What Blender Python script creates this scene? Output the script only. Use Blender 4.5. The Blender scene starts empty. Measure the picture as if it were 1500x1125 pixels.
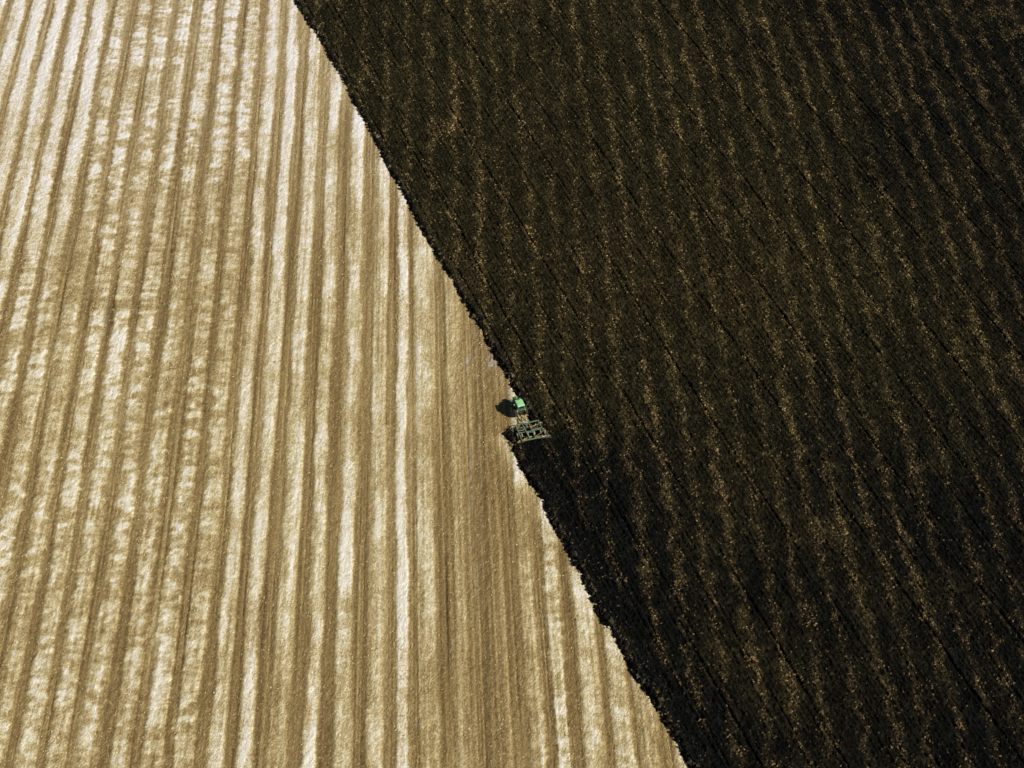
import bpy, math
import numpy as np
from mathutils import Vector, Matrix

rng = np.random.default_rng(7)
scn = bpy.context.scene
COL = scn.collection
R = math.radians

# ------------------------------------------------------------------ frames
CAM_H = 228.0
PITCH = math.atan(2462.5 / 2500.0)          # below the horizon
EA = R(21.0)                                 # bearing of the ploughing passes (left of +Y)
SB = R(-2.578)                               # bearing of the old harvest rows
# ploughing frame: w across (to the right), t along
def to_wt(X, Y): return X*math.cos(EA) + Y*math.sin(EA), -X*math.sin(EA) + Y*math.cos(EA)
def from_wt(w, t): return w*math.cos(EA) - t*math.sin(EA), w*math.sin(EA) + t*math.cos(EA)
# harvest frame: v across, s along
def to_vs(X, Y): return X*math.cos(SB) - Y*math.sin(SB), X*math.sin(SB) + Y*math.cos(SB)
def from_vs(v, s): return v*math.cos(SB) + s*math.sin(SB), -v*math.sin(SB) + s*math.cos(SB)

SUN_DIR = Vector((3.7, -1.6, 4.03*math.tan(R(35)))).normalized()   # towards the sun

# ------------------------------------------------------------------ noise
def _hash(ix, iy, seed):
    h = (ix.astype(np.int64)*374761393 + iy.astype(np.int64)*668265263 + seed*2147483647) & 0xffffffff
    h = ((h ^ (h >> 13)) * 1274126177) & 0xffffffff
    h = (h ^ (h >> 16)) & 0xffffffff
    h = (h * 2246822519) & 0xffffffff
    h = (h ^ (h >> 15)) & 0xffffff
    return h / float(0xffffff)
def vnoise(x, y, seed=0):
    ix = np.floor(x); iy = np.floor(y)
    fx = x-ix; fy = y-iy
    fx = fx*fx*(3-2*fx); fy = fy*fy*(3-2*fy)
    a = _hash(ix, iy, seed); b = _hash(ix+1, iy, seed); c = _hash(ix, iy+1, seed); d = _hash(ix+1, iy+1, seed)
    return (a*(1-fx)+b*fx)*(1-fy) + (c*(1-fx)+d*fx)*fy           # 0..1
def fbm(x, y, seed=0, oct=3, gain=.55):
    s = 0; a = 1; n = 0
    for i in range(oct):
        s = s + a*(vnoise(x*2**i + 17.3*i, y*2**i - 9.1*i, seed+i*13)); n += a; a *= gain
    return s/n
def sst(a, b, x):
    t = np.clip((x-a)/(b-a), 0, 1); return t*t*(3-2*t)
def gau(x, s): return np.exp(-(x/s)**2)

# ------------------------------------------------------------------ mesh helpers
def tag(o, label=None, cat=None, group=None, kind=None):
    if label: o['label'] = label
    if cat: o['category'] = cat
    if group: o['group'] = group
    if kind: o['kind'] = kind
    return o
def np_mesh(name, co, quads=None, tris=None, mat=None, smooth=True, attrs=None):
    me = bpy.data.meshes.new(name)
    nv = len(co)
    loops = []; starts = []; n = 0
    if quads is not None and len(quads):
        loops.append(quads.reshape(-1)); starts.append(np.arange(len(quads))*4); n = len(quads)*4
    if tris is not None and len(tris):
        loops.append(tris.reshape(-1)); starts.append(np.arange(len(tris))*3 + n)
    loops = np.concatenate(loops).astype(np.int32); starts = np.concatenate(starts).astype(np.int32)
    me.vertices.add(nv); me.vertices.foreach_set('co', np.ascontiguousarray(co, dtype=np.float32).reshape(-1))
    me.loops.add(len(loops)); me.loops.foreach_set('vertex_index', loops)
    me.polygons.add(len(starts)); me.polygons.foreach_set('loop_start', starts)
    me.update(calc_edges=True)
    me.polygons.foreach_set('use_smooth', np.full(len(starts), smooth, dtype=bool))
    for k, v in (attrs or {}).items():
        if v.ndim == 1:
            a = me.attributes.new(k, 'FLOAT', 'POINT'); a.data.foreach_set('value', v.astype(np.float32))
        else:
            a = me.attributes.new(k, 'FLOAT_COLOR', 'POINT')
            c = np.ones((len(v), 4), np.float32); c[:, :3] = v
            a.data.foreach_set('color', c.reshape(-1))
    if mat: me.materials.append(mat)
    me.validate()
    o = bpy.data.objects.new(name, me); COL.objects.link(o)
    return o

class MB:
    def __init__(s): s.v = []; s.f = []; s.sm = []
    def add(s, vs, fs, smooth=False):
        b = len(s.v); s.v += [tuple(p) for p in vs]
        for f in fs: s.f.append([b+i for i in f]); s.sm.append(smooth)
    def box(s, c, d, rz=0, rx=0, ry=0, taper=1.0, bev=0.0):
        M = Matrix.Rotation(rz, 3, 'Z') @ Matrix.Rotation(ry, 3, 'Y') @ Matrix.Rotation(rx, 3, 'X')
        hx, hy, hz = d[0]/2, d[1]/2, d[2]/2
        if bev <= 0:
            vs = [(x*hx*(taper if z > 0 else 1), y*hy*(taper if z > 0 else 1), z*hz) for z in (-1, 1) for (x, y) in ((-1,-1),(1,-1),(1,1),(-1,1))]
            fs = [(3,2,1,0),(4,5,6,7),(0,1,5,4),(1,2,6,5),(2,3,7,6),(3,0,4,7)]
        else:
            vs = []; b = bev
            def ring(ix, iy, z, k):
                a = hx*k-ix; e = hy*k-iy; c2 = b
                return [(-a+c2,-e,z),(a-c2,-e,z),(a,-e+c2,z),(a,e-c2,z),(a-c2,e,z),(-a+c2,e,z),(-a,e-c2,z),(-a,-e+c2,z)]
            vs += ring(b*.6, b*.6, -hz, 1) + ring(0, 0, -hz+b*.6, 1) + ring(0, 0, hz-b*.6, taper) + ring(b*.6, b*.6, hz, taper)
            fs = [tuple(range(7, -1, -1)), tuple(range(24, 32))]
            for r in range(3):
                for i in range(8):
                    j = (i+1) % 8; fs.append((r*8+i, r*8+j, r*8+8+j, r*8+8+i))
        s.add([M @ Vector(p) + Vector(c) for p in vs], fs)
    def bar(s, a, b, w, h=None):
        a = Vector(a); b = Vector(b); h = h or w
        d = (b-a); L = d.length; d.normalize()
        up = Vector((0, 0, 1)) if abs(d.z) < .95 else Vector((0, 1, 0))
        sx = d.cross(up).normalized(); uz = sx.cross(d).normalized()
        vs = [p + sx*(i*w/2) + uz*(k*h/2) for p in (a, b) for (i, k) in ((-1,-1),(1,-1),(1,1),(-1,1))]
        s.add(vs, [(3,2,1,0),(4,5,6,7),(0,1,5,4),(1,2,6,5),(2,3,7,6),(3,0,4,7)])
    def tube(s, a, b, r, r2=None, n=12):
        a = Vector(a); b = Vector(b); r2 = r if r2 is None else r2
        d = (b-a).normalized(); up = Vector((0, 0, 1)) if abs(d.z) < .95 else Vector((0, 1, 0))
        sx = d.cross(up).normalized(); uz = sx.cross(d).normalized()
        vs = []
        for p, rr in ((a, r), (b, r2)):
            for i in range(n):
                an = 2*math.pi*i/n; vs.append(p + sx*math.cos(an)*rr + uz*math.sin(an)*rr)
        s.add(vs, [(i, (i+1) % n, n+(i+1) % n, n+i) for i in range(n)], True)
        s.add(vs[:n], [tuple(range(n-1, -1, -1))]); s.add(vs[n:], [tuple(range(n))])
    def lathe(s, prof, c, axis, n=32):
        """profile [(along, radius)], closed, round an axis through c"""
        ax = Vector(axis).normalized(); up = Vector((0, 0, 1)) if abs(ax.z) < .95 else Vector((0, 1, 0))
        sx = ax.cross(up).normalized(); uz = sx.cross(ax).normalized(); c = Vector(c)
        m = len(prof); vs = []
        for i in range(n):
            an = 2*math.pi*i/n
            for (h, r) in prof: vs.append(c + ax*h + (sx*math.cos(an) + uz*math.sin(an))*r)
        fs = []
        for i in range(n):
            j = (i+1) % n
            for k in range(m-1): fs.append((i*m+k, j*m+k, j*m+k+1, i*m+k+1))
        s.add(vs, fs, True)
    def prism(s, poly, x0, x1):
        """polygon in (y,z) extruded along x"""
        n = len(poly)
        vs = [(x0, y, z) for y, z in poly] + [(x1, y, z) for y, z in poly]
        s.add(vs, [tuple(range(n-1, -1, -1)), tuple(range(n, 2*n))] + [(i, (i+1) % n, n+(i+1) % n, n+i) for i in range(n)])
    def build(s, name, mat, parent=None, origin=None):
        me = bpy.data.meshes.new(name)
        o0 = Vector(origin or (0, 0, 0))
        me.from_pydata([tuple(Vector(p)-o0) for p in s.v], [], s.f)
        me.polygons.foreach_set('use_smooth', s.sm)
        import bmesh
        bm = bmesh.new(); bm.from_mesh(me); bmesh.ops.recalc_face_normals(bm, faces=bm.faces); bm.to_mesh(me); bm.free()
        me.materials.append(mat)
        o = bpy.data.objects.new(name, me); COL.objects.link(o); o.location = o0
        if parent: o.parent = parent
        return o

# ------------------------------------------------------------------ node helpers
class NT:
    def __init__(s, name):
        s.m = bpy.data.materials.new(name); s.m.use_nodes = True
        s.t = s.m.node_tree; s.t.nodes.clear()
        s.out = s.n('ShaderNodeOutputMaterial'); s.b = s.n('ShaderNodeBsdfPrincipled')
        s.l(s.b.outputs[0], s.out.inputs[0])
    def n(s, k, **kw):
        x = s.t.nodes.new(k)
        for a, b in kw.items(): setattr(x, a, b)
        return x
    def l(s, a, b): s.t.links.new(a, b)
    def put(s, sock, v):
        if hasattr(v, 'is_output'): s.l(v, sock)
        else: sock.default_value = v
    def coord(s, scale=(1, 1, 1), rz=0.0):
        g = s.n('ShaderNodeNewGeometry')
        r = s.n('ShaderNodeMapping', vector_type='POINT'); r.inputs['Rotation'].default_value = (0, 0, rz)
        s.l(g.outputs['Position'], r.inputs[0])
        m = s.n('ShaderNodeVectorMath', operation='MULTIPLY'); s.l(r.outputs[0], m.inputs[0]); m.inputs[1].default_value = scale
        return m.outputs[0]
    def noise(s, vec, scale=1., detail=2., rough=.55):
        x = s.n('ShaderNodeTexNoise'); s.l(vec, x.inputs['Vector'])
        x.inputs['Scale'].default_value = scale; x.inputs['Detail'].default_value = detail; x.inputs['Roughness'].default_value = rough
        return x.outputs['Fac']
    def math(s, op, a, b=0., c=None, clamp=False):
        x = s.n('ShaderNodeMath', operation=op, use_clamp=clamp); s.put(x.inputs[0], a); s.put(x.inputs[1], b)
        if c is not None: s.put(x.inputs[2], c)
        return x.outputs[0]
    def mr(s, v, a, b, c, d):
        x = s.n('ShaderNodeMapRange'); s.put(x.inputs[0], v)
        for i, q in enumerate((a, b, c, d)): x.inputs[i+1].default_value = q
        return x.outputs[0]
    def ramp(s, fac, stops):
        x = s.n('ShaderNodeValToRGB'); s.l(fac, x.inputs[0]); e = x.color_ramp.elements
        while len(e) < len(stops): e.new(.5)
        for k, (p, c) in zip(e, stops): k.position = p; k.color = (*c, 1)
        return x.outputs[0]
    def mix(s, f, a, b, mode='MIX'):
        x = s.n('ShaderNodeMix', data_type='RGBA', blend_type=mode); s.put(x.inputs[0], f)
        s.put(x.inputs[6], a if hasattr(a, 'is_output') else (*a, 1)); s.put(x.inputs[7], b if hasattr(b, 'is_output') else (*b, 1))
        return x.outputs[2]
    def attr(s, name):
        x = s.n('ShaderNodeAttribute', attribute_name=name); return x
    def bump(s, h, strength, dist):
        x = s.n('ShaderNodeBump'); x.inputs['Strength'].default_value = strength; x.inputs['Distance'].default_value = dist
        s.l(h, x.inputs['Height']); s.l(x.outputs[0], s.b.inputs['Normal'])
    def fin(s, col, rough=.9, spec=.2, metal=0.):
        s.put(s.b.inputs['Base Color'], col if hasattr(col, 'is_output') else (*col, 1))
        s.put(s.b.inputs['Roughness'], rough); s.b.inputs['Specular IOR Level'].default_value = spec; s.b.inputs['Metallic'].default_value = metal
        return s.m

STRAW_RAMP = [(0.0, (.060, .036, .011)), (.22, (.185, .116, .038)), (.42, (.325, .222, .080)), (.62, (.53, .405, .175)), (.82, (.79, .69, .42)), (1.0, (.97, .92, .76))]
def straw_mat():
    s = NT('stubble straw')
    tone = s.attr('tone').outputs['Fac']; pale = s.attr('pale').outputs['Fac']; grey = s.attr('grey').outputs['Fac']
    g1 = s.noise(s.coord((1.0, 1.9, 1), R(-52)), 2.1, 3, .75)       # lodged straw, leaning one way
    g2 = s.noise(s.coord((3.0, .10, 1), -SB), 1.6, 2, .6)            # drill rows
    g3 = s.noise(s.coord((1, 1, 1)), 7.0, 1, .5)
    k = s.math('MULTIPLY', s.math('SUBTRACT', g1, .5), 1.55)
    k = s.math('ADD', k, s.math('MULTIPLY', s.math('SUBTRACT', g2, .5), .50))
    k = s.math('ADD', k, s.math('MULTIPLY', s.math('SUBTRACT', g3, .5), .60))
    amp = s.mr(tone, 0, .7, .40, .66)
    f = s.math('ADD', tone, s.math('MULTIPLY', k, amp), clamp=True)
    c = s.ramp(f, STRAW_RAMP)
    c = s.mix(s.math('MULTIPLY', pale, .75), c, s.mix(1.0, c, (1.0, 1.02, 1.26), 'MULTIPLY'))  # whitens the straw where distant sheen is put into the colour
    c = s.mix(grey, c, (.45, .41, .34))
    s.bump(g1, 1.0, .28)
    return s.fin(c, .75, .25)
def soil_mat():
    s = NT('ploughed soil')
    col = s.attr('col').outputs['Color']
    n1 = s.noise(s.coord((1.6, .8, 1), R(-30)), 1.9, 4, .72)
    n2 = s.noise(s.coord((1, 1, 1)), 6.5, 2, .6)
    f = s.math('MULTIPLY', s.mr(n1, .33, .68, .15, 2.0), s.mr(n2, .3, .7, .5, 1.6))
    c = s.mix(1.0, col, s.n_rgb(f), 'MULTIPLY')
    s.bump(s.math('ADD', n1, s.math('MULTIPLY', n2, .5)), 1.0, .30)
    return s.fin(c, .95, .06)
def n_rgb(s, f):
    x = s.n('ShaderNodeCombineColor'); [s.l(f, x.inputs[i]) for i in range(3)]; return x.outputs[0]
NT.n_rgb = n_rgb
def lump_mat(name, rough=.9, spec=.1):
    s = NT(name); return s.fin(s.mix(1.0, s.attr('col').outputs['Color'], s.n_rgb(s.mr(s.noise(s.coord(), 9, 1), .3, .7, .7, 1.3)), 'MULTIPLY'), rough, spec)
def paint(name, c, rough=.4, spec=.5, metal=0., dirt=(.20, .15, .09), amt=.35):
    s = NT(name)
    n = s.noise(s.coord(), 3.5, 4, .65)
    g = s.n('ShaderNodeNewGeometry'); z = s.n('ShaderNodeSeparateXYZ'); s.l(g.outputs['Position'], z.inputs[0])
    low = s.mr(z.outputs[2], .2, 2.2, amt*1.4, amt*.3)
    d = s.math('MULTIPLY', s.mr(n, .35, .7, .2, 1.6), low, clamp=True)
    c2 = s.mix(d, c, dirt)
    return s.fin(c2, s.mr(d, 0, 1, rough, .85), spec, metal)

M = dict(
    straw=straw_mat(), soil=soil_mat(), clod=lump_mat('soil clods'), tuft=lump_mat('straw residue', .8, .2),
    green=paint('green paint', (.05, .33, .07), .34),
    roof=paint('cab roof green', (.32, .76, .32), .30, .5, 0, (.55, .55, .36), .55),
    dgreen=paint('implement green', (.13, .36, .20), .40, .5, 0, (.18, .18, .11), .8),
    yellow=paint('yellow paint', (.85, .66, .20), .4, .4, 0, (.22, .16, .08), 1.0),
    rust=paint('worn orange steel', (.40, .20, .06), .6),
    tyre=paint('rubber', (.018, .017, .016), .85, .2, 0, (.12, .10, .06), .5),
    dusty=paint('dusty rubber', (.10, .09, .065), .9, .1, 0, (.42, .35, .23), 1.0),
    black=paint('black steel', (.02, .02, .02), .5, .4, 0, (.1, .08, .05), .3),
    steel=paint('disc steel', (.34, .34, .33), .32, .5, .8, (.12, .09, .06), .8),
    silver=paint('light grey metal', (.62, .66, .68), .3, .5, .3),
    seat=paint('seat fabric', (.03, .03, .035), .9),
    red=paint('red lens', (.5, .02, .01), .25), orange=paint('amber lens', (.8, .25, .01), .25), lamp=paint('lamp lens', (.8, .8, .75), .15),
)
def glass():
    s = NT('tinted cab glass'); s.b.inputs['Transmission Weight'].default_value = .35
    s.b.inputs['Coat Weight'].default_value = 1.0
    n = s.noise(s.coord(), 2.0, 2)
    return s.fin(s.mix(n, (.03, .045, .05), (.05, .06, .06)), .06, .8)
M['glass'] = glass()

# ------------------------------------------------------------------ shared field functions
def in_view(X, Y, m=26.):
    return (Y > 147-m) & (Y < 367+m) & (np.abs(X) < 79.5 + (Y-147)*.2137 + m)
def edge_w(t):
    """left limit of the worked soil; the harrow stands at t = 203"""
    base = np.interp(t, [214, 219, 232, 245, 258, 270, 284, 299, 315, 325, 344, 361, 395], [82.7, 82.7, 82.9, 82.7, 81.9, 82.0, 82.1, 82.2, 82.3, 82.2, 82.3, 81.5, 81.3])
    low = np.interp(t, [95, 129, 137, 145, 154, 161, 167, 174, 182, 190, 195, 199, 205], [78.6, 78.3, 78.2, 77.7, 77.4, 76.6, 77.0, 77.2, 77.1, 77.4, 77.0, 77.2, 77.3])
    base = base + (vnoise(t/9., t*0, 15)-.5)*.5; low = low + (vnoise(t/7., t*0, 16)-.5)*.4
    k = sst(204.3, 205.6, t)
    return low*(1-k) + base*k
def harvest_k(X, Y):
    """row coordinate of the old harvest, with the slight bend of the rows on the left"""
    v, s = to_vs(X, Y)
    k = 592 + (v+10.10)/.12994
    left = np.clip((560-k)/420, 0, 1.15)**.8
    up = np.clip((s-232)/125, -.2, 1.3); dn = np.clip((232-s)/72, 0, 1.3)
    k = k + up*24*left - dn*8*sst(330, 60, k)*1.0
    k = k + 2.2*(vnoise(s/17., k/60., 5)-.5) + 1.6*(vnoise(s/5., k/40., 6)-.5)
    return k, v, s
BANDS = [(-380, 12, .60), (-341, 12, .60), (-302, 12, .62), (-263, 12, .60), (-224, 12, .6), (-185, 12, .66), (-146, 12, .6), (-107, 12, .64), (-68, 12, .6), (-29, 12, .74), (10, 12, .70), (49, 12, .70), (88, 12, .58), (127, 12, .64), (165, 12, .60),
         (204, 12, .60), (245, 12, .58), (287, 13, .58), (325, 12, .58), (362, 11, .70), (397, 10, .72), (437, 12, .64), (475, 10, .74), (515, 11, .70),
         (556, 11, .56), (589, 8, .80), (621, 14, .56), (665, 12, .42), (708, 12, .20), (752, 10, .52), (784, 10, .66), (820, 12, .56), (857, 12, .60), (890, 11, .5),
         (928, 12, .5), (967, 12, .55), (1006, 12, .5), (1045, 12, .55), (1084, 12, .5)]

def build_stubble():
    dv, ds = .19, .34
    v0, v1, s0, s1 = -178., 62., 118., 402.
    vs = np.arange(v0, v1, dv); ss = np.arange(s0, s1, ds)
    V, S = np.meshgrid(vs, ss); V = V.ravel(); S = S.ravel()
    X, Y = from_vs(V, S)
    w, t = to_wt(X, Y)
    keep = in_view(X, Y) & (w < edge_w(t) + 1.6)
    X0, Y0 = X, Y
    idx = np.full(len(X), -1); idx[keep] = np.arange(keep.sum())
    nx, ny = len(vs), len(ss)
    I = np.arange(nx*ny).reshape(ny, nx)
    q = np.stack([I[:-1, :-1], I[:-1, 1:], I[1:, 1:], I[1:, :-1]], -1).reshape(-1, 4)
    q = idx[q]; q = q[(q >= 0).all(1)]
    X, Y, w, t = X[keep], Y[keep], w[keep], t[keep]
    k, v, s = harvest_k(X, Y)
    tone = np.full(len(X), .375)
    height = np.zeros(len(X))
    puffy = 1 - sst(330, 365, k)                     # left part: puffs, right part: long streaks
    puffy = np.maximum(puffy, .5*sst(738, 750, k)*sst(200, 190, s))
    warp = (fbm(s/1.0, k/22., 21, 3, .8)-.5)*10*(.40+.60*puffy)
    kk = k + warp
    puff = .55*fbm(s/2.4+40, k/22., 31, 3, .6) + .45*fbm(s/.95, k/15., 32, 2, .6); puff = sst(.30, .70, puff)
    calm = sst(.35, .65, fbm(X/30., Y/22., 33, 2))
    streak = fbm(s/11.+7, k/16., 41, 3, .6); streak = sst(.25, .75, streak)
    slow = fbm(s/26., k/37., 51, 2)
    for i, (c, sg, b) in enumerate(BANDS):
        cen = c + 1.5*np.sin(s*.07+i*2.1) + 2.2*(vnoise(s/7., s*0+i*3.7, 61)-.5)
        wd = sg*(.80+.36*vnoise(s/6., s*0+i*5.1, 62))*(1+.10*puffy)
        if c <= 49: mod_left = sst(262, 285, s)
        d = (kk-cen)/wd
        prof = np.exp(-np.abs(d*1.06)**6)
        pf = puff
        if c <= 49: pf = np.maximum(puff, mod_left*(.45+.5*streak))
        mod = puffy*(.34+(.56+.42*calm)*pf) + (1-puffy)*(.42+.50*streak+.26*puff)
        tone += prof*(b-.20)*(1.04-.12*puffy*sst(285, 255, s))*mod*(.75+.5*slow)
        height += prof*.16*mod
        if b > .74: tone += .10*gau(kk-cen-1, wd*.35)*(.4+.8*streak)
        # wheel tracks in the gap to the right of the band
        nxt = BANDS[i+1][0] if i+1 < len(BANDS) else c+39
        gap = (c+sg*.75 + nxt-sg*.75)/2
        tr = vnoise(s/14., s*0+i*9.3, 71)
        for off, st in ((-5.0, .55), (-.8, .3), (3.6, 1.0), (7.0, .4)):
            g = gau(k-gap-off-1.1*np.sin(s*.05+i), .85)*st*(.12+.88*sst(.25, .8, vnoise(s/20., s*0+i*7.7+off, 72)))
            tone -= .19*g; height -= .15*g
    # narrow drill lines everywhere
    ln = vnoise(v/.42, s/60., 81)*.6 + vnoise(v/.24, s/25., 82)*.4
    tone += (ln-.5)*(.38+.10*sst(640, 700, k))*(1-.05*puffy)
    ln2 = vnoise(v/.8, s/45., 83); tone += (ln2-.5)*.14
    # thin dark deep lines
    dl = vnoise(v/.35, s/90., 84); tone -= sst(.90, .99, dl)*.15*sst(.3, .7, vnoise(v/3., s/18., 85))
    # cross texture of fallen straw, grain
    tone += (fbm(s/.6, v/1.1, 91, 2)-.5)*.16*(.5+.7*puffy)
    tone += (rng.random(len(X))-.5)*.10
    # view-dependent sheen of distant straw painted into the tone, plus slow random change
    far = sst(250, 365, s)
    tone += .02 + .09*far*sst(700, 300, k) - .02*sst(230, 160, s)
    tone += (fbm(X/38., Y/34., 95, 2)-.5)*.14
    # lighter rim where the straw was pushed aside along the worked soil
    de = edge_w(t)-w
    tone += .08*gau(de-.6, 2.2)*sst(.35, .75, vnoise(t/9., w*0, 97))
    tone += .20*gau(de-1.2, 1.6)*sst(206, 203, t)*sst(178, 192, t)*(.5+vnoise(t/2.5, w/2., 98))
    pale = np.clip(.18 + .75*sst(225, 360, s)+ .25*gau(de-.6, 1.5), 0, 1)  # whiter with distance: straw glint painted as colour; also a paler rim
    # short silvery scuffs where the soil shows
    grey = np.zeros(len(X))
    for (kc, sc, kw, sl, a) in ((642, 257, 1.5, 9, .55), (690, 262, 1.6, 5, .6), (697, 258, 1.2, 4, .5), (687, 237.5, 5, 2.2, 1.0), (722, 237.5, 8, 2.2, 1.0), (684, 206, 1.6, 10, .65), (684, 188, 1.3, 16, .5),
                                (600, 246, 1.2, 9, .3), (640, 255, .8, 18, .3), (508, 265, 1.0, 14, .4), (131, 172, 1.6, 5, .6), (255, 312, 1.6, 8, .6), (262, 322, 1.4, 6, .5), (142, 253, 2, 5, .5), (592, 190, 1.4, 15, .35), (60, 330, 2, 8, .4), (700, 245, 1.2, 12, .3)):
        grey = np.maximum(grey, a*np.exp(-((k-kc)/kw)**2)*np.exp(-((s-sc)/sl)**4)*sst(.35, .65, fbm(v/.45, s/1.2, 99, 2)))
    dark = gau(np.hypot((X+80)/9, (Y-252)/6), 1.); tone -= .10*dark
    ca, sa = math.cos(R(52)), math.sin(R(52))
    la, lc = X*ca+Y*sa, -X*sa+Y*ca
    z = height + .20*(fbm(la/.95, lc/.45, 101, 2)-.5) + .04*(rng.random(len(X))-.5)
    z = z*sst(-.2, .8, de) - .9*sst(.5, 1.5, -de)
    co = np.stack([X, Y, z], 1)
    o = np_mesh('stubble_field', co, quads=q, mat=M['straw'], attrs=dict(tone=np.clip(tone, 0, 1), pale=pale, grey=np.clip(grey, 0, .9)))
    tag(o, kind='structure')
    return k

def passes(w, t):
    """distance to the nearest pass joint and its number"""
    ww = w - 1.0*(vnoise(t/55., w*0, 111)-.5)
    n = np.floor((ww-89.4)/6.3+.5)
    jit = (_hash(n, n*0+3, 5)-.5)*.9
    amp = _hash(n, n*0+9, 8)
    wig = .26*(vnoise(t/2.6, n*7.7, 113)-.5) + .9*(vnoise(t/24., n*3.1, 114)-.5)
    return ww-89.4-6.3*n-jit-wig, n, amp

def soil_tone(X, Y, w, t):
    """moisture and residue: low-frequency colour of the worked soil"""
    olive = np.array([.0255, .0216, .0088]); brown = np.array([.036, .0270, .0105]); black = np.array([.0056, .0060, .0048])
    b = np.zeros(len(X)); k = np.zeros(len(X))
    for (x, y, r, a) in ((5, 290, 12, .6), (27, 262, 14, .6), (45, 266, 15, .6), (40, 215, 9, .45), (57, 192, 8, .45), (62, 172, 12, .5), (-8, 262, 9, .6), (40, 168, 10, .5), (90, 255, 12, .4)):
        b = np.maximum(b, a*gau(np.hypot(X-x, (Y-y)*.6), r))
    de = w-edge_w(t)
    k += .80*sst(18, 0, de)*sst(216, 185, t)
    k += (1.0*sst(5.8, 4.2, de)*(.30+.70*sst(1.0, 2.6, de)) + .15*sst(11, 5, de))*sst(206.5, 204, t)*(.75+.35*vnoise(t/5., w/2., 122))
    k += .7*sst(1.8, .2, de)
    k += .90*sst(138, 218, w+.10*(230-t))
    k += .88*sst(256, 178, Y)*(1-.6*b)
    k += (fbm(X/12, Y/15, 123, 3)-.5)*.8
    vv, sv = to_vs(X, Y)
    k += (fbm(vv/2.3, sv/16., 126, 3)-.5)*.75
    k = np.clip(k, 0, 1)[:, None]; b = np.clip(b+(fbm(X/9, Y/9, 124, 2)-.5)*.5, 0, 1)[:, None]
    c = olive*(1-b) + brown*b
    return c*(1-k) + black*k

def residue(X, Y, w, t):
    """0..1 density of straw left on the worked soil: bands of the old harvest rows, and the pass joints"""
    k, v, s = harvest_k(X, Y)
    kk = k + (fbm(s/2.5, k/25., 131, 2)-.5)*20 + (vnoise(s/40., k/80., 132)-.5)*10
    ph = (kk-10)/39.2; d = np.abs(ph-np.round(ph))*39.2
    n = np.round(ph)
    band = np.exp(-(d/6.)**2)*(.55+.45*sst(.25, .65, fbm(s/18., n*4.4, 133, 2)))
    dj, nj, amp = passes(w, t)
    joint = np.exp(-((np.abs(dj)-.45)/.42)**2)*sst(.35, .8, vnoise(t/6., nj*5.5, 135))
    patch = sst(.45, .75, fbm(X/4.5, Y/6., 137, 3))
    area = .68+.32*np.maximum(sst(255, 205, Y), sst(140, 190, w)); vary = .65+.55*_hash(n, n*0+2, 77)
    r = band*area*vary*(.72+.45*patch) + joint*.38*(.3+patch) + .04*patch
    for (x, y, rr) in ((55, 195, 3.2), (119, 360, 3.0), (121, 352, 2.2), (-14, 313, 2.6)):
        r = r + .7*gau(np.hypot(X-x, Y-y), rr)
    fresh = sst(5.8, 4.6, w-edge_w(t))*sst(206, 204, t)*sst(1.2, 2.6, w-edge_w(t))
    return np.clip(r*(1-.93*fresh), 0, 1)

def soil_z(X, Y, w, t):
    dj, nj, amp = passes(w, t)
    e = w-edge_w(t)
    z = .16 + .22*(fbm(w/.8, t/1.1, 141, 2)-.5) + .36*(fbm(w/.42, t/.5, 143, 2)-.5)
    z += .05*np.sin(w*2*np.pi/.78 + 2.5*vnoise(t/6, w/5, 145))
    z += .10*(fbm(X/5, Y/5, 146, 2)-.5)
    cr = .35+.65*(np.mod(nj, 2) == 0)
    cr = cr*(.45+.75*sst(.2, .6, vnoise(t/11., nj*2.2, 147)))
    z -= .24*cr*gau(dj, .19)
    z += (.14*gau(dj+.62, .32)+.10*gau(dj-.62, .3))*(.5+vnoise(t/.8, nj, 148))
    # second groove on some joints
    z -= .18*(amp > .6)*gau(dj-1.15, .22)
    # outer ridge thrown up along the stubble, ragged
    jag = (fbm(t/.75, w*0, 149, 3, .8)-.5)*1.9 + (vnoise(t/4., w*0+3, 150)-.5)*.9
    ee = e + jag
    z += .30*gau(e-.7, .6)*(.3+1.3*vnoise(w/.5, t/.6, 151))
    z -= .22*gau(e-1.7, .35)*sst(205, 207, t)
    z = np.where(ee < 0, np.maximum(z + ee*3.5, -.35), z*sst(-.1, .5, ee) + .02)
    # open trench between the gangs and behind the machine
    z -= .10*sst(2.2, 2.9, e)*sst(5.4, 4.6, e)*sst(204.5, 203.5, t)*1.2
    return z, ee

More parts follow.
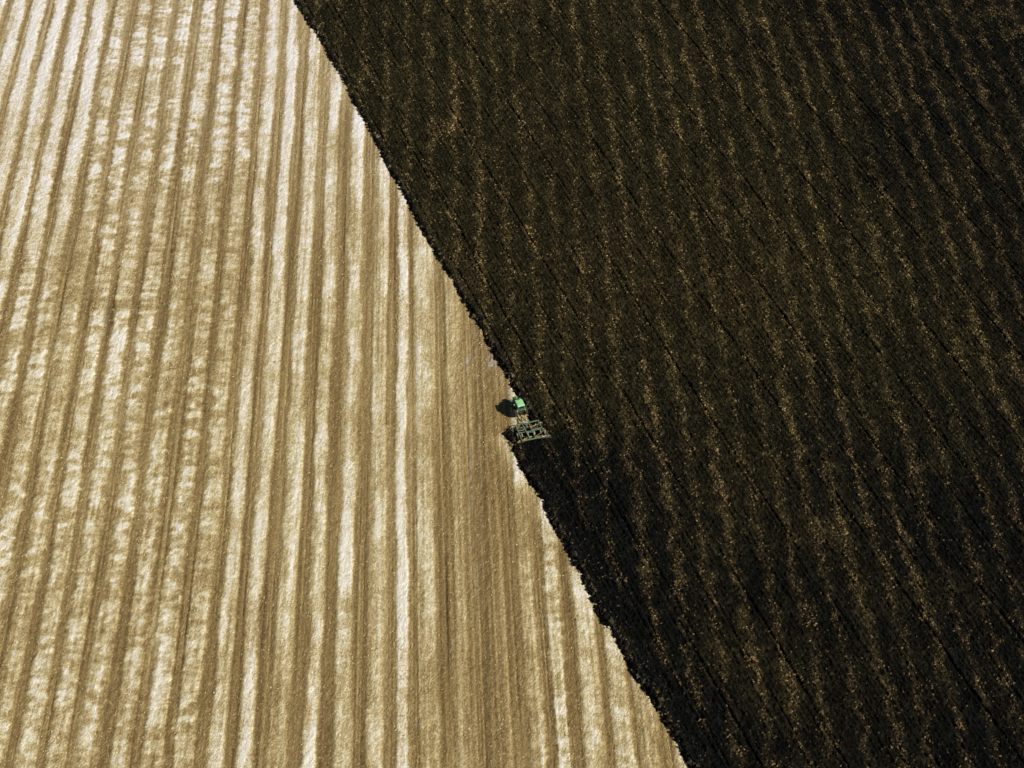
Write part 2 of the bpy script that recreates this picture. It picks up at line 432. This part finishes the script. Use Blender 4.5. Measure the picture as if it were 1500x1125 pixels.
def build_soil():
    dw, dt = .25, .27
    ws = np.arange(73.5, 262, dw); ts = np.arange(80, 392, dt)
    W, T = np.meshgrid(ws, ts); W = W.ravel(); T = T.ravel()
    X, Y = from_wt(W, T)
    keep = in_view(X, Y) & (W > edge_w(T)-1.6)
    idx = np.full(len(X), -1); idx[keep] = np.arange(keep.sum())
    nx, ny = len(ws), len(ts); I = np.arange(nx*ny).reshape(ny, nx)
    q = np.stack([I[:-1, :-1], I[:-1, 1:], I[1:, 1:], I[1:, :-1]], -1).reshape(-1, 4)
    q = idx[q]; q = q[(q >= 0).all(1)]
    X, Y, w, t = X[keep], Y[keep], W[keep], T[keep]
    z, ee = soil_z(X, Y, w, t)
    c = soil_tone(X, Y, w, t)
    r = residue(X, Y, w, t)
    c = c*(1+.55*(fbm(w/1.2, t/5., 161, 3)-.5)*2)[:, None]
    c = c*(.82+.6*r[:, None]) + r[:, None]*np.array([.040, .026, .009])*(np.maximum(c[:, :1], 0)/.024)**.3
    dj, nj, amp = passes(w, t)
    c = c*(1-.32*gau(dj, .24)*sst(.2, .6, vnoise(t/11., nj*2.2, 147)))[:, None]  # groove shadow along the pass joints painted into the soil colour
    c = c*(.30+1.45*fbm(w/.8, t/.9, 165, 3, .7)**1.7*2.3*rng.random(len(X)))[:, None]
    co = np.stack([X+(rng.random(len(X))-.5)*.10, Y+(rng.random(len(X))-.5)*.10, z], 1)
    o = np_mesh('ploughed_soil', co, quads=q, mat=M['soil'], smooth=False, attrs=dict(col=np.maximum(c, 0)))
    tag(o, kind='structure')

def scatter(name, X, Y, Z, size, flat, col, mat, label, cat, long=1.0, ang=None):
    """irregular little lumps: a jittered five-sided pyramid each"""
    n = len(X); m = 4
    a0 = rng.random(n)*6.283 if ang is None else ang
    co = np.zeros((n, m+1, 3), np.float32)
    for i in range(m):
        a = i*2*np.pi/m + rng.random(n)*.9
        r = size*(.55+.7*rng.random(n))
        lx = np.cos(a)*r*long; ly = np.sin(a)*r/ (long**.5)
        co[:, i, 0] = X + lx*np.cos(a0)-ly*np.sin(a0); co[:, i, 1] = Y + lx*np.sin(a0)+ly*np.cos(a0)
        co[:, i, 2] = Z - .05 + (rng.random(n)-.4)*size*flat*.5
    co[:, m, 0] = X + (rng.random(n)-.5)*size*.8; co[:, m, 1] = Y + (rng.random(n)-.5)*size*.8; co[:, m, 2] = Z + size*flat*(.6+.8*rng.random(n))
    b = np.arange(n)*(m+1)
    tri = np.concatenate([np.stack([b+i, b+(i+1) % m, b+m], 1) for i in range(m)])
    cc = np.repeat(col, m+1, axis=0)
    o = np_mesh(name, co.reshape(-1, 3), tris=tri, mat=mat, smooth=False, attrs=dict(col=cc))
    return tag(o, label, cat, kind='stuff')

def build_scatter():
    # --- clods and straw tufts on the worked soil
    n = 680000
    w = 74+rng.random(n)*188; t = 80+rng.random(n)*312
    X, Y = from_wt(w, t)
    ok = in_view(X, Y, 18) & (w > edge_w(t)-.45)
    X, Y, w, t = X[ok], Y[ok], w[ok], t[ok]
    z, ee = soil_z(X, Y, w, t)
    r = residue(X, Y, w, t); u = rng.random(len(X))
    base = soil_tone(X, Y, w, t)
    clus = sst(.40, .72, fbm(w/.8, t/1.1, 171, 3, .7))
    is_t = (u < (.03+1.15*r)*(.15+1.2*clus)) & (ee > .1)
    is_c = (~is_t) & (rng.random(len(X)) < .55+.4*gau(w-edge_w(t)-.5, 1.0)) & (ee > -.55)
    k = np.where(is_t)[0]
    g = rng.random(len(k))**1.8*(.35+.65*r[k])
    gold = np.array([.50, .325, .120]); dim = np.array([.085, .060, .024])
    moist = np.clip(base[k, 0]/.024, .55, 1.2)
    col = (dim*(1-g[:, None]) + gold*g[:, None])*(moist**.75)[:, None]
    col *= (.75+.5*rng.random(len(k)))[:, None]
    scatter('straw_residue', X[k], Y[k], np.maximum(z[k], 0)+.03, .08+.20*rng.random(len(k))**1.6, .6, col, M['tuft'],
            'golden brown straw tufts scattered in streaks over the dark ploughed soil', 'straw', 1.35)
    k = np.where(is_c)[0]
    uu = rng.random(len(k))
    col = base[k]*(.45+1.6*uu**2)[:, None]
    fr = sst(4.5, .8, w[k]-edge_w(t[k]))
    cl = sst(.42, .70, fbm(w[k]/1.3, t[k]/2.2, 173, 3))
    col += ((uu > .68)*(.014+.13*fr)*(.25+cl)*rng.random(len(k)))[:, None]*np.array([1, .78, .45])  # some clods coloured lighter as if sunlit, mostly near the edge
    near = gau(w[k]-edge_w(t[k])-.4, 1.0)
    scatter('soil_clods', X[k], Y[k], np.maximum(z[k], -.02), (.09+.12*rng.random(len(k))**2+.16*rng.random(len(k))**8)*(1+1.5*near), .75, col, M['clod'],
            'dark lumpy soil clods turned up all over the ploughed half of the field', 'soil')
    # --- loose straw on the stubble
    n = 640000
    v = -172+rng.random(n)*230; s = 122+rng.random(n)*276
    X, Y = from_vs(v, s); w, t = to_wt(X, Y)
    ok = in_view(X, Y, 18) & (w < edge_w(t)+.2)
    X, Y = X[ok], Y[ok]
    k, v, s = harvest_k(X, Y)
    bd = np.array([b[0] for b in BANDS]); near = np.abs(k[:, None]-bd[None, :]).min(1)
    dens = .10+.9*np.exp(-(near/11.)**2)*sst(.3, .7, fbm(s/2.3+40, k/13., 31, 3, .6)+.12)
    q = rng.random(len(X)) < dens*.8
    X, Y, k, s, near = X[q], Y[q], k[q], s[q], near[q]
    m = len(X)
    br = rng.random(m)**1.6
    col = np.array([.33, .22, .10])*(1-br[:, None]) + np.array([.80, .68, .44])*br[:, None]
    scatter('loose_straw', X, Y, .05+.10*np.exp(-(near/11.)**2)+0*X, .035+.075*rng.random(m), .8, col, M['tuft'],
            'pale chopped straw lying in puffs and streaks on the golden stubble', 'straw', 2.0, R(52)+rng.normal(0, .4, m))

def build_ground():
    s = NT('farmland')
    g = s.n('ShaderNodeNewGeometry')
    def lin(ax, ay):
        d = s.n('ShaderNodeVectorMath', operation='DOT_PRODUCT'); s.l(g.outputs['Position'], d.inputs[0]); d.inputs[1].default_value = (ax, ay, 0); return d.outputs['Value']
    w = lin(math.cos(EA), math.sin(EA)); v = lin(math.cos(SB), -math.sin(SB))
    side = s.math('GREATER_THAN', w, 80.5)
    st = s.math('SINE', s.math('MULTIPLY', v, 2*math.pi/5.08))
    n = s.noise(s.coord((1, .15, 1), -SB), .6, 4, .6); n2 = s.noise(s.coord(), 1.5, 3, .7)
    f = s.math('ADD', s.math('MULTIPLY', st, .13), s.math('ADD', s.math('MULTIPLY', n, .35), s.math('MULTIPLY', n2, .5)))
    straw = s.ramp(f, STRAW_RAMP)
    soil = s.ramp(s.noise(s.coord((1, .3, 1), -EA), .8, 5, .7), [(.3, (.008, .008, .006)), (.7, (.045, .033, .016))])
    s.bump(n2, 1, .2)
    m = s.fin(s.mix(side, straw, soil), .95, .1)
    N = 40; L = 4500.
    xs = np.linspace(-L, L, N); Xg, Yg = np.meshgrid(xs, xs)
    co = np.stack([Xg.ravel(), Yg.ravel()+230, np.full(N*N, -.42)], 1)
    I = np.arange(N*N).reshape(N, N)
    q = np.stack([I[:-1, :-1], I[:-1, 1:], I[1:, 1:], I[1:, :-1]], -1).reshape(-1, 4)
    tag(np_mesh('ground', co, quads=q, mat=m), kind='structure')

# ------------------------------------------------------------------ machines
def empty(name, loc, rz):
    o = bpy.data.objects.new(name, None); COL.objects.link(o); o.location = loc; o.rotation_euler = (0, 0, rz); o.empty_display_size = .5
    return o
def copy_part(o, parent, loc, rot=None):
    c = o.copy(); COL.objects.link(c); c.parent = parent; c.location = loc
    if rot is not None: c.rotation_euler = rot
    for ch in list(o.children):
        d = ch.copy(); COL.objects.link(d); d.parent = c
    return c

def make_wheel(root, c, r, wd, rimr, side, tyre_mat, rim_mat, lugs=20):
    """rim mesh (with its hub) carries the tyre as a sub-part; axle along x"""
    rim = MB(); h = wd/2
    rim.lathe([(-h*.75, rimr), (-h*.75, rimr*.93), (-h*.2, rimr*.85), (-.02, rimr*.3), (-.02, .001)], (0, 0, 0), (1, 0, 0), 28)
    rim.lathe([(h*.75, rimr), (h*.75, rimr*.93), (h*.2, rimr*.85), (.02, rimr*.3), (.02, .001)], (0, 0, 0), (1, 0, 0), 28)
    rim.tube((-h*.55, 0, 0), (h*.55, 0, 0), rimr*.26, n=16)
    for i in range(8):
        a = i*math.pi/4; y = math.cos(a)*rimr*.2; z = math.sin(a)*rimr*.2
        rim.tube((side*h*.55, y, z), (side*(h*.55+.03), y, z), .022, n=6)
    wo = rim.build('wheel', rim_mat, root); wo.location = c
    ty = MB()
    prof = [(-h*.78, rimr*.97), (-h*.98, rimr*1.12), (-h, (rimr+r)/2), (-h*.92, r*.93), (-h*.6, r*.965), (0, r*.975), (h*.6, r*.965), (h*.92, r*.93), (h, (rimr+r)/2), (h*.98, rimr*1.12), (h*.78, rimr*.97)]
    ty.lathe(prof, (0, 0, 0), (1, 0, 0), 44)
    for i in range(lugs):
        for sd in (-1, 1):
            a = (i+(.5 if sd > 0 else 0))*2*math.pi/lugs
            pts = []
            for (xx, da) in ((.02*sd, .16), (sd*h*.94, -.04)):
                for dd in (-.045, .045):
                    an = a+da+dd
                    for rr in ((r*.95, r*1.0) if abs(xx) < h*.5 else (r*.90, r*.965)):
                        pts.append((xx, math.cos(an)*rr, math.sin(an)*rr))
            ty.add(pts, [(0, 1, 3, 2), (4, 6, 7, 5), (0, 4, 5, 1), (2, 3, 7, 6), (1, 5, 7, 3), (0, 2, 6, 4)])
    ty.build('tyre', tyre_mat, wo)
    return wo

def arc_fender(mb, xc, wd, yc, zc, r, a0, a1, th=.035, n=12):
    """curved sheet over a wheel: angles measured from +y (forward)"""
    vs = []
    for i in range(n+1):
        a = a0+(a1-a0)*i/n
        for rr in (r, r+th):
            for x in (xc-wd/2, xc+wd/2): vs.append((x, yc+math.cos(a)*rr, zc+math.sin(a)*rr))
    fs = [(0, 1, 3, 2), (4*n, 4*n+2, 4*n+3, 4*n+1)]
    for i in range(n):
        b = 4*i; fs += [(b, b+4, b+5, b+1), (b+2, b+3, b+7, b+6), (b, b+2, b+6, b+4), (b+1, b+5, b+7, b+3)]
    mb.add(vs, fs)

def build_tractor():
    root = empty('tractor', (1.50, 223.35, .04), R(19))
    tag(root, 'green farm tractor with light green cab roof pulling a disc harrow along the stubble edge', 'tractor')
    # wheels: origin on the ground below the rear axle, +y forward
    for s in (-1, 1): make_wheel(root, (s*1.02, 0, .95), .95, .56, .50, s, M['tyre'], M['yellow'], 22)
    for s in (-1, 1):
        w = make_wheel(root, (s*.86, 2.55, .66), .66, .38, .34, s, M['tyre'], M['yellow'], 18)
        w.rotation_euler = (0, 0, R(5))
    b = MB()
    b.box((0, .95, .92), (.50, 3.3, .46), bev=.04); b.box((0, 0, .93), (.62, .70, .56), bev=.05)
    b.tube((-.80, 0, .93), (.80, 0, .93), .15); b.box((0, 2.55, .66), (1.35, .22, .20), bev=.03)
    b.box((0, 2.95, .72), (.42, .9, .30), bev=.03)
    b.build('chassis', M['black'], root)
    # hood: sloping, tapering to the nose
    h = MB()
    secs = [(.98, .44, 1.10, 1.86), (1.5, .43, 1.08, 1.84), (2.3, .40, 1.04, 1.76), (2.95, .37, 1.00, 1.66), (3.3, .33, .98, 1.54), (3.42, .27, .98, 1.38)]
    vs = []
    for (y, hw, z0, z1) in secs:
        vs += [(-hw, y, z0), (-hw, y, z1-.16), (-hw*.86, y, z1-.05), (-hw*.5, y, z1), (hw*.5, y, z1), (hw*.86, y, z1-.05), (hw, y, z1-.16), (hw, y, z0)]
    fs = [tuple(range(8)), tuple(range(8*(len(secs)-1)+7, 8*(len(secs)-1)-1, -1))]
    for i in range(len(secs)-1):
        for j in range(8): k = (j+1) % 8; fs.append((8*i+j, 8*i+8+j, 8*i+8+k, 8*i+k))
    h.add(vs, fs, True); hood = h.build('hood', M['green'], root)
    g = MB(); g.box((0, 3.44, 1.15), (.44, .03, .34)); [g.box((0, 3.46, 1.03+.06*i), (.42, .02, .018)) for i in range(5)]; g.build('grille', M['black'], hood)
    for s in (-1, 1):
        v = MB()
        for i in range(6): v.box((s*.425, 1.45+.16*i, 1.42), (.03, .09, .26))
        v.build('side_vent', M['black'], hood)
        l = MB(); l.box((s*.16, 3.425, 1.40), (.16, .05, .08), bev=.012); l.build('headlight', M['lamp'], hood)
        st = MB(); st.box((s*.435, 2.0, 1.22), (.012, 1.7, .05)); st.build('stripe', M['yellow'], hood)
    e = MB(); e.tube((-.36, 1.72, 1.7), (-.36, 1.72, 2.62), .05); e.tube((-.36, 1.72, 1.85), (-.36, 1.72, 2.35), .085); e.tube((-.36, 1.72, 2.6), (-.36, 1.64, 2.92), .055)
    e.build('exhaust_stack', M['black'], root)
    a = MB(); a.tube((.34, 1.95, 1.7), (.34, 1.95, 2.12), .05); a.lathe([(0, .01), (0, .10), (.12, .11), (.16, .02)], (.34, 1.95, 2.12), (0, 0, 1), 14)
    a.build('air_intake', M['black'], root)
    # cab
    c = MB()
    P = {}
    for s in (-1, 1):
        for n, y0, y1, x0, x1 in (('r', -.52, -.58, .66, .64), ('m', .30, .22, .74, .68), ('f', 1.02, .96, .62, .62)):
            c.bar((s*x0, y0, 1.15), (s*x1, y1, 2.74), .07, .07)
    c.box((0, .22, 1.12), (1.36, 1.60, .10), bev=.02)
    for y in (-.57, .97): c.bar((-.64, y, 2.72), (.64, y, 2.72), .06)
    for s in (-1, 1): c.bar((s*.64, -.57, 2.72), (s*.64, .97, 2.72), .06)
    c.bar((-.64, -.54, 1.62), (.64, -.54, 1.62), .06)
    cab = c.build('cab_frame', M['green'], root)
    lp = MB(); lp.box((0, -.56, 1.38), (1.20, .05, .40), bev=.015); lp.build('rear_panel', M['black'], root)
    def pane(pts):
        p = MB(); p.add(pts, [(0, 1, 2, 3)]); off = [tuple(Vector(q)) for q in pts]; p.build('window', M['glass'], cab)
    pane([(-.60, -.545, 1.66), (.60, -.545, 1.66), (.60, -.58, 2.68), (-.60, -.58, 2.68)])
    pane([(-.58, 1.01, 1.90), (.58, 1.01, 1.90), (.58, .965, 2.68), (-.58, .965, 2.68)])
    for s in (-1, 1):
        pane([(s*.665, -.48, 1.66), (s*.735, .26, 1.66), (s*.685, .19, 2.68), (s*.645, -.54, 2.68)])
        pane([(s*.735, .34, 1.20), (s*.635, .99, 1.20), (s*.62, .93, 2.68), (s*.685, .26, 2.68)])
    r = MB(); r.box((0, .18, 2.84), (1.46, 1.72, .17), bev=.09, taper=.95); r.box((0, .15, 2.94), (1.0, 1.15, .05), bev=.04, taper=.93)
    roof = r.build('cab_roof', M['roof'], root)
    t = MB(); t.box((0, -.66, 2.80), (1.34, .09, .10), bev=.02); t.build('roof_trim', M['silver'], roof)
    for x in (-.52, .52):
        for y in (-.72, 1.05):
            l = MB(); l.box((x, y, 2.80), (.20, .08, .11), bev=.015); l.build('work_light', M['lamp'], roof)
    bc = MB(); bc.lathe([(0, .001), (0, .06), (.10, .055), (.14, .02), (.145, .001)], (-.50, .6, 2.955), (0, 0, 1), 14); bc.build('beacon', M['orange'], roof)
    hatch = MB(); hatch.box((.05, .35, 2.975), (.46, .46, .025), bev=.01); hatch.build('roof_hatch', M['roof'], roof)
    st = MB(); st.box((0, -.05, 1.42), (.5, .48, .14), bev=.03); st.box((0, -.30, 1.78), (.48, .12, .62), rx=R(-8), bev=.03); st.build('seat', M['seat'], root)
    sw = MB()
    for i in range(16):
        a0, a1 = i*math.pi/8, (i+1)*math.pi/8
        q = lambda a: (math.cos(a)*.2, .62+math.sin(a)*.17, 1.90+math.sin(a)*.09)
        sw.tube(q(a0), q(a1), .016, n=6)
    sw.tube((0, .62, 1.90), (0, .85, 1.25), .03); sw.build('steering_wheel', M['black'], root)
    for s in (-1, 1):
        f = MB(); arc_fender(f, s*.76, .20, 0, .93, .99, R(38), R(140)); f.box((s*.66, .0, 1.45), (.04, 1.10, .60))
        fe = f.build('fender', M['green'], root)
        l = MB(); l.box((s*.80, -.90, 1.50), (.14, .05, .10), bev=.01); l.build('tail_light', M['red'], fe)
        ff = MB(); arc_fender(ff, s*.86, .40, 2.55, .66, .74, R(35), R(150), .02); ff.bar((s*.60, 2.55, .72), (s*.86, 2.55, 1.40), .04)
        ff.build('front_fender', M['dgreen'], root)
        m = MB(); m.bar((s*.66, 1.0, 2.35), (s*1.02, 1.10, 2.38), .03); m.box((s*1.06, 1.10, 2.30), (.20, .05, .32), bev=.015); m.build('mirror', M['black'], root)
    sp = MB()
    for i in range(3): sp.box((-.80, .92+.03*i, .48+.26*i), (.30, .26, .035))
    sp.bar((-.93, 1.05, .45), (-.93, 1.08, 1.15), .03); sp.bar((-.67, 1.05, .45), (-.67, 1.08, 1.15), .03); sp.build('step', M['black'], root)
    tk = MB(); tk.box((.70, 1.15, .78), (.36, .85, .50), bev=.06); tk.build('fuel_tank', M['black'], root)
    hi = MB()
    for s in (-1, 1):
        hi.bar((s*.30, -.20, .62), (s*.42, -1.10, .55), .07); hi.bar((s*.26, -.30, 1.20), (s*.38, -.78, 1.28), .06); hi.bar((s*.38, -.78, 1.26), (s*.38, -.78, .60), .04)
    hi.bar((0, -.30, 1.10), (0, -.95, 1.02), .06); hi.build('hitch_arm', M['black'], root)

def build_harrow():
    root = empty('disc_harrow', (2.99, 218.74, .06), R(17.5))
    tag(root, 'green and yellow trailed disc harrow turning dark soil behind the tractor', 'disc harrow')
    Z = .86
    def bars(name, mat, lst, w=.12, h=.16, each=True):
        for a, b in lst:
            m = MB(); m.bar((*a, Z), (*b, Z), w, h); m.build(name, mat, root)
    bars('toolbar', M['dgreen'], [((-2.05, 1.62), (2.50, 1.50)), ((-2.0, -2.62), (3.3, -2.78))], .16, .15)
    bars('frame_rail', M['dgreen'], [((-1.95, 1.50), (-2.0, -2.50)), ((-.68, 1.50), (-.48, -2.56)), ((.50, 1.46), (.60, -2.60)), ((2.42, 1.42), (2.62, -2.66))], .13, .21)
    bars('cross_bar', M['dgreen'], [((-1.92, .02), (-.62, .0)), ((.54, -.40), (2.50, -.46)), ((-.54, -.86), (.54, -.90))], .13, .12)
    # gangs: a beam with bearings, carrying its discs on an axle underneath
    disc = MB()
    disc.lathe([(.055, .002), (.055, .07), (.02, .20), (-.035, .31), (-.045, .31), (.008, .20), (.042, .07), (.042, .002)], (0, 0, 0), (1, 0, 0), 22)
    proto = None
    for (a, b, mat, flip) in (((-3.12, 1.32), (-.12, .66), 'yellow', 1), ((.35, .40), (3.05, 1.02), 'yellow', -1), ((-2.88, -2.55), (.12, -1.86), 'yellow', -1), ((.42, -2.02), (3.46, -2.72), 'yellow', 1)):
        A = Vector((*a, 0)); B = Vector((*b, 0)); d = (B-A); L = d.length; ang = math.atan2(d.y, d.x)
        g = MB(); g.box((0, 0, .70), (L, .13, .13), bev=.02)
        g.tube((-L/2+.05, 0, .30), (L/2-.05, 0, .30), .035, n=8)
        for f in (-.36, 0, .36):
            g.bar((f*L, .0, .66), (f*L, .0, .32), .08, .10)
            g.bar((f*L, .0, .76), (f*L, .12, .90), .10, .05)
        go = g.build('disc_gang', M[mat], root); go.location = ((A+B)/2); go.rotation_euler = (0, 0, ang)
        sc = MB()
        n = 13
        for i in range(n): sc.bar((-L/2+.12+(L-.24)*i/(n-1)+.06, -.02, .64), (-L/2+.12+(L-.24)*i/(n-1)+.05, -.26, .42), .03, .012)
        sc.bar((-L/2, -.06, .66), (L/2, -.06, .66), .04, .04)
        sc.build('scraper_bar', M['rust'], go)
        for i in range(n):
            x = -L/2+.12+(L-.24)*i/(n-1)
            if proto is None: o = proto = disc.build('disc_blade', M['steel'], go)
            else: o = proto.copy(); COL.objects.link(o); o.parent = go
            o.location = (x, 0, .30); o.rotation_euler = (i*.4, 0, 0 if flip > 0 else math.pi)
    # transport wheels on a rockshaft
    rs = MB(); rs.tube((-2.40, -.42, .80), (2.85, -.72, .80), .06); 
    for x, y in ((-2.2, -.62), (-1.62, -.66), (-.28, -.80), (.72, -.84), (2.16, -.95), (2.76, -1.02)): rs.bar((x+.0, y+.25, .80), (x, y-.12, .46), .07, .09)
    rs.build('rockshaft', M['dgreen'], root)
    first = None
    for x, y in ((-2.32, -.74), (-1.50, -.78), (-.40, -.92), (.84, -.96), (2.04, -1.07), (2.88, -1.14)):
        if first is None: first = make_wheel(root, (x, y, .44), .40, .24, .20, -1, M['dusty'], M['yellow'], 16)
        else: copy_part(first, root, (x, y, .44))
    db = MB(); db.bar((-.66, 1.52, .80), (-.20, 3.62, .56), .10, .12); db.bar((.50, 1.50, .80), (-.12, 3.62, .56), .10, .12); db.bar((-.16, 3.55, .56), (-.20, 4.35, .52), .12, .10)
    db.bar((-.48, 2.6, .68), (.16, 2.6, .68), .07); db.build('drawbar', M['black'], root)
    jk = MB(); jk.tube((-.42, 3.2, .25), (-.42, 3.2, .95), .04); jk.tube((-.42, 3.2, .24), (-.42, 3.2, .27), .10); jk.build('jack', M['silver'], root)
    for a, b in (((-.55, 1.70, .98), (-.10, .95, 1.02)), ((.35, 1.65, .98), (.02, .95, 1.02))):
        cy = MB(); cy.tube(a, b, .055); cy.tube(b, (b[0]*.6, b[1]-.7, .92), .028); cy.build('hydraulic_cylinder', M['silver'], root)
    for p, q in (((-1.9, 1.45), (-.7, .1)), ((.55, 1.3), (1.5, -.4)), ((2.45, 1.2), (1.6, -.4)), ((-.5, -2.4), (-1.95, -1.2)), ((.6, -2.4), (2.55, -1.3)), ((-.6, .6), (.5, .3))):
        br = MB(); br.bar((*p, .90), (*q, .90), .06, .06); br.build('brace', M['rust'], root)
    hs = MB(); pts = [(-.2, 4.2, .7), (-.25, 3.2, .95), (-.1, 2.2, .92), (-.15, 1.6, 1.0), (-.3, .6, .98), (-.1, -.6, .98)]
    for p, q in zip(pts, pts[1:]): hs.tube(p, q, .022, n=6)
    hs.build('hydraulic_hose', M['black'], root)
    bx = MB(); bx.box((.02, 1.62, 1.02), (.62, .26, .16), bev=.03); bx.build('control_box', M['silver'], root)
    wt = MB(); wt.box((2.05, -2.76, .98), (.62, .22, .10), bev=.03); wt.build('weight_box', M['silver'], root)
    for x in (-1.9, 2.5):
        r = MB(); r.tube((x, -2.70, .94), (x, -2.70, 1.06), .05); r.build('reflector', M['orange'], root)

build_stubble()
build_soil()
build_scatter()
build_ground()
build_tractor()
build_harrow()

# ------------------------------------------------------------------ light, sky, camera
w = bpy.data.worlds.new('World'); scn.world = w; w.use_nodes = True
nt = w.node_tree; nt.nodes.clear()
sky = nt.nodes.new('ShaderNodeTexSky'); sky.sky_type = 'NISHITA'; sky.sun_disc = False
sky.sun_elevation = R(35); sky.sun_rotation = math.atan2(SUN_DIR.x, SUN_DIR.y); sky.altitude = 300; sky.air_density = .6; sky.dust_density = .3
bg = nt.nodes.new('ShaderNodeBackground'); bg.inputs[1].default_value = .05
ou = nt.nodes.new('ShaderNodeOutputWorld'); nt.links.new(sky.outputs[0], bg.inputs[0]); nt.links.new(bg.outputs[0], ou.inputs[0])
sl = bpy.data.lights.new('sun', 'SUN'); sl.energy = 5.0; sl.angle = R(.5); sl.color = (1, .95, .87)
so = bpy.data.objects.new('sun', sl); COL.objects.link(so); so.rotation_euler = SUN_DIR.to_track_quat('Z', 'Y').to_euler(); so.location = (60, 150, 120)
cd = bpy.data.cameras.new('camera'); cd.lens = 60; cd.sensor_width = 36; cd.clip_start = 1; cd.clip_end = 12000
co = bpy.data.objects.new('camera', cd); COL.objects.link(co); co.location = (0, 0, CAM_H); co.rotation_euler = (math.pi/2-PITCH, 0, 0)
scn.camera = co
scn.view_settings.view_transform = 'Standard'; scn.view_settings.look = 'None'; scn.view_settings.exposure = 0; scn.view_settings.gamma = 1
scn.cycles.max_bounces = 4
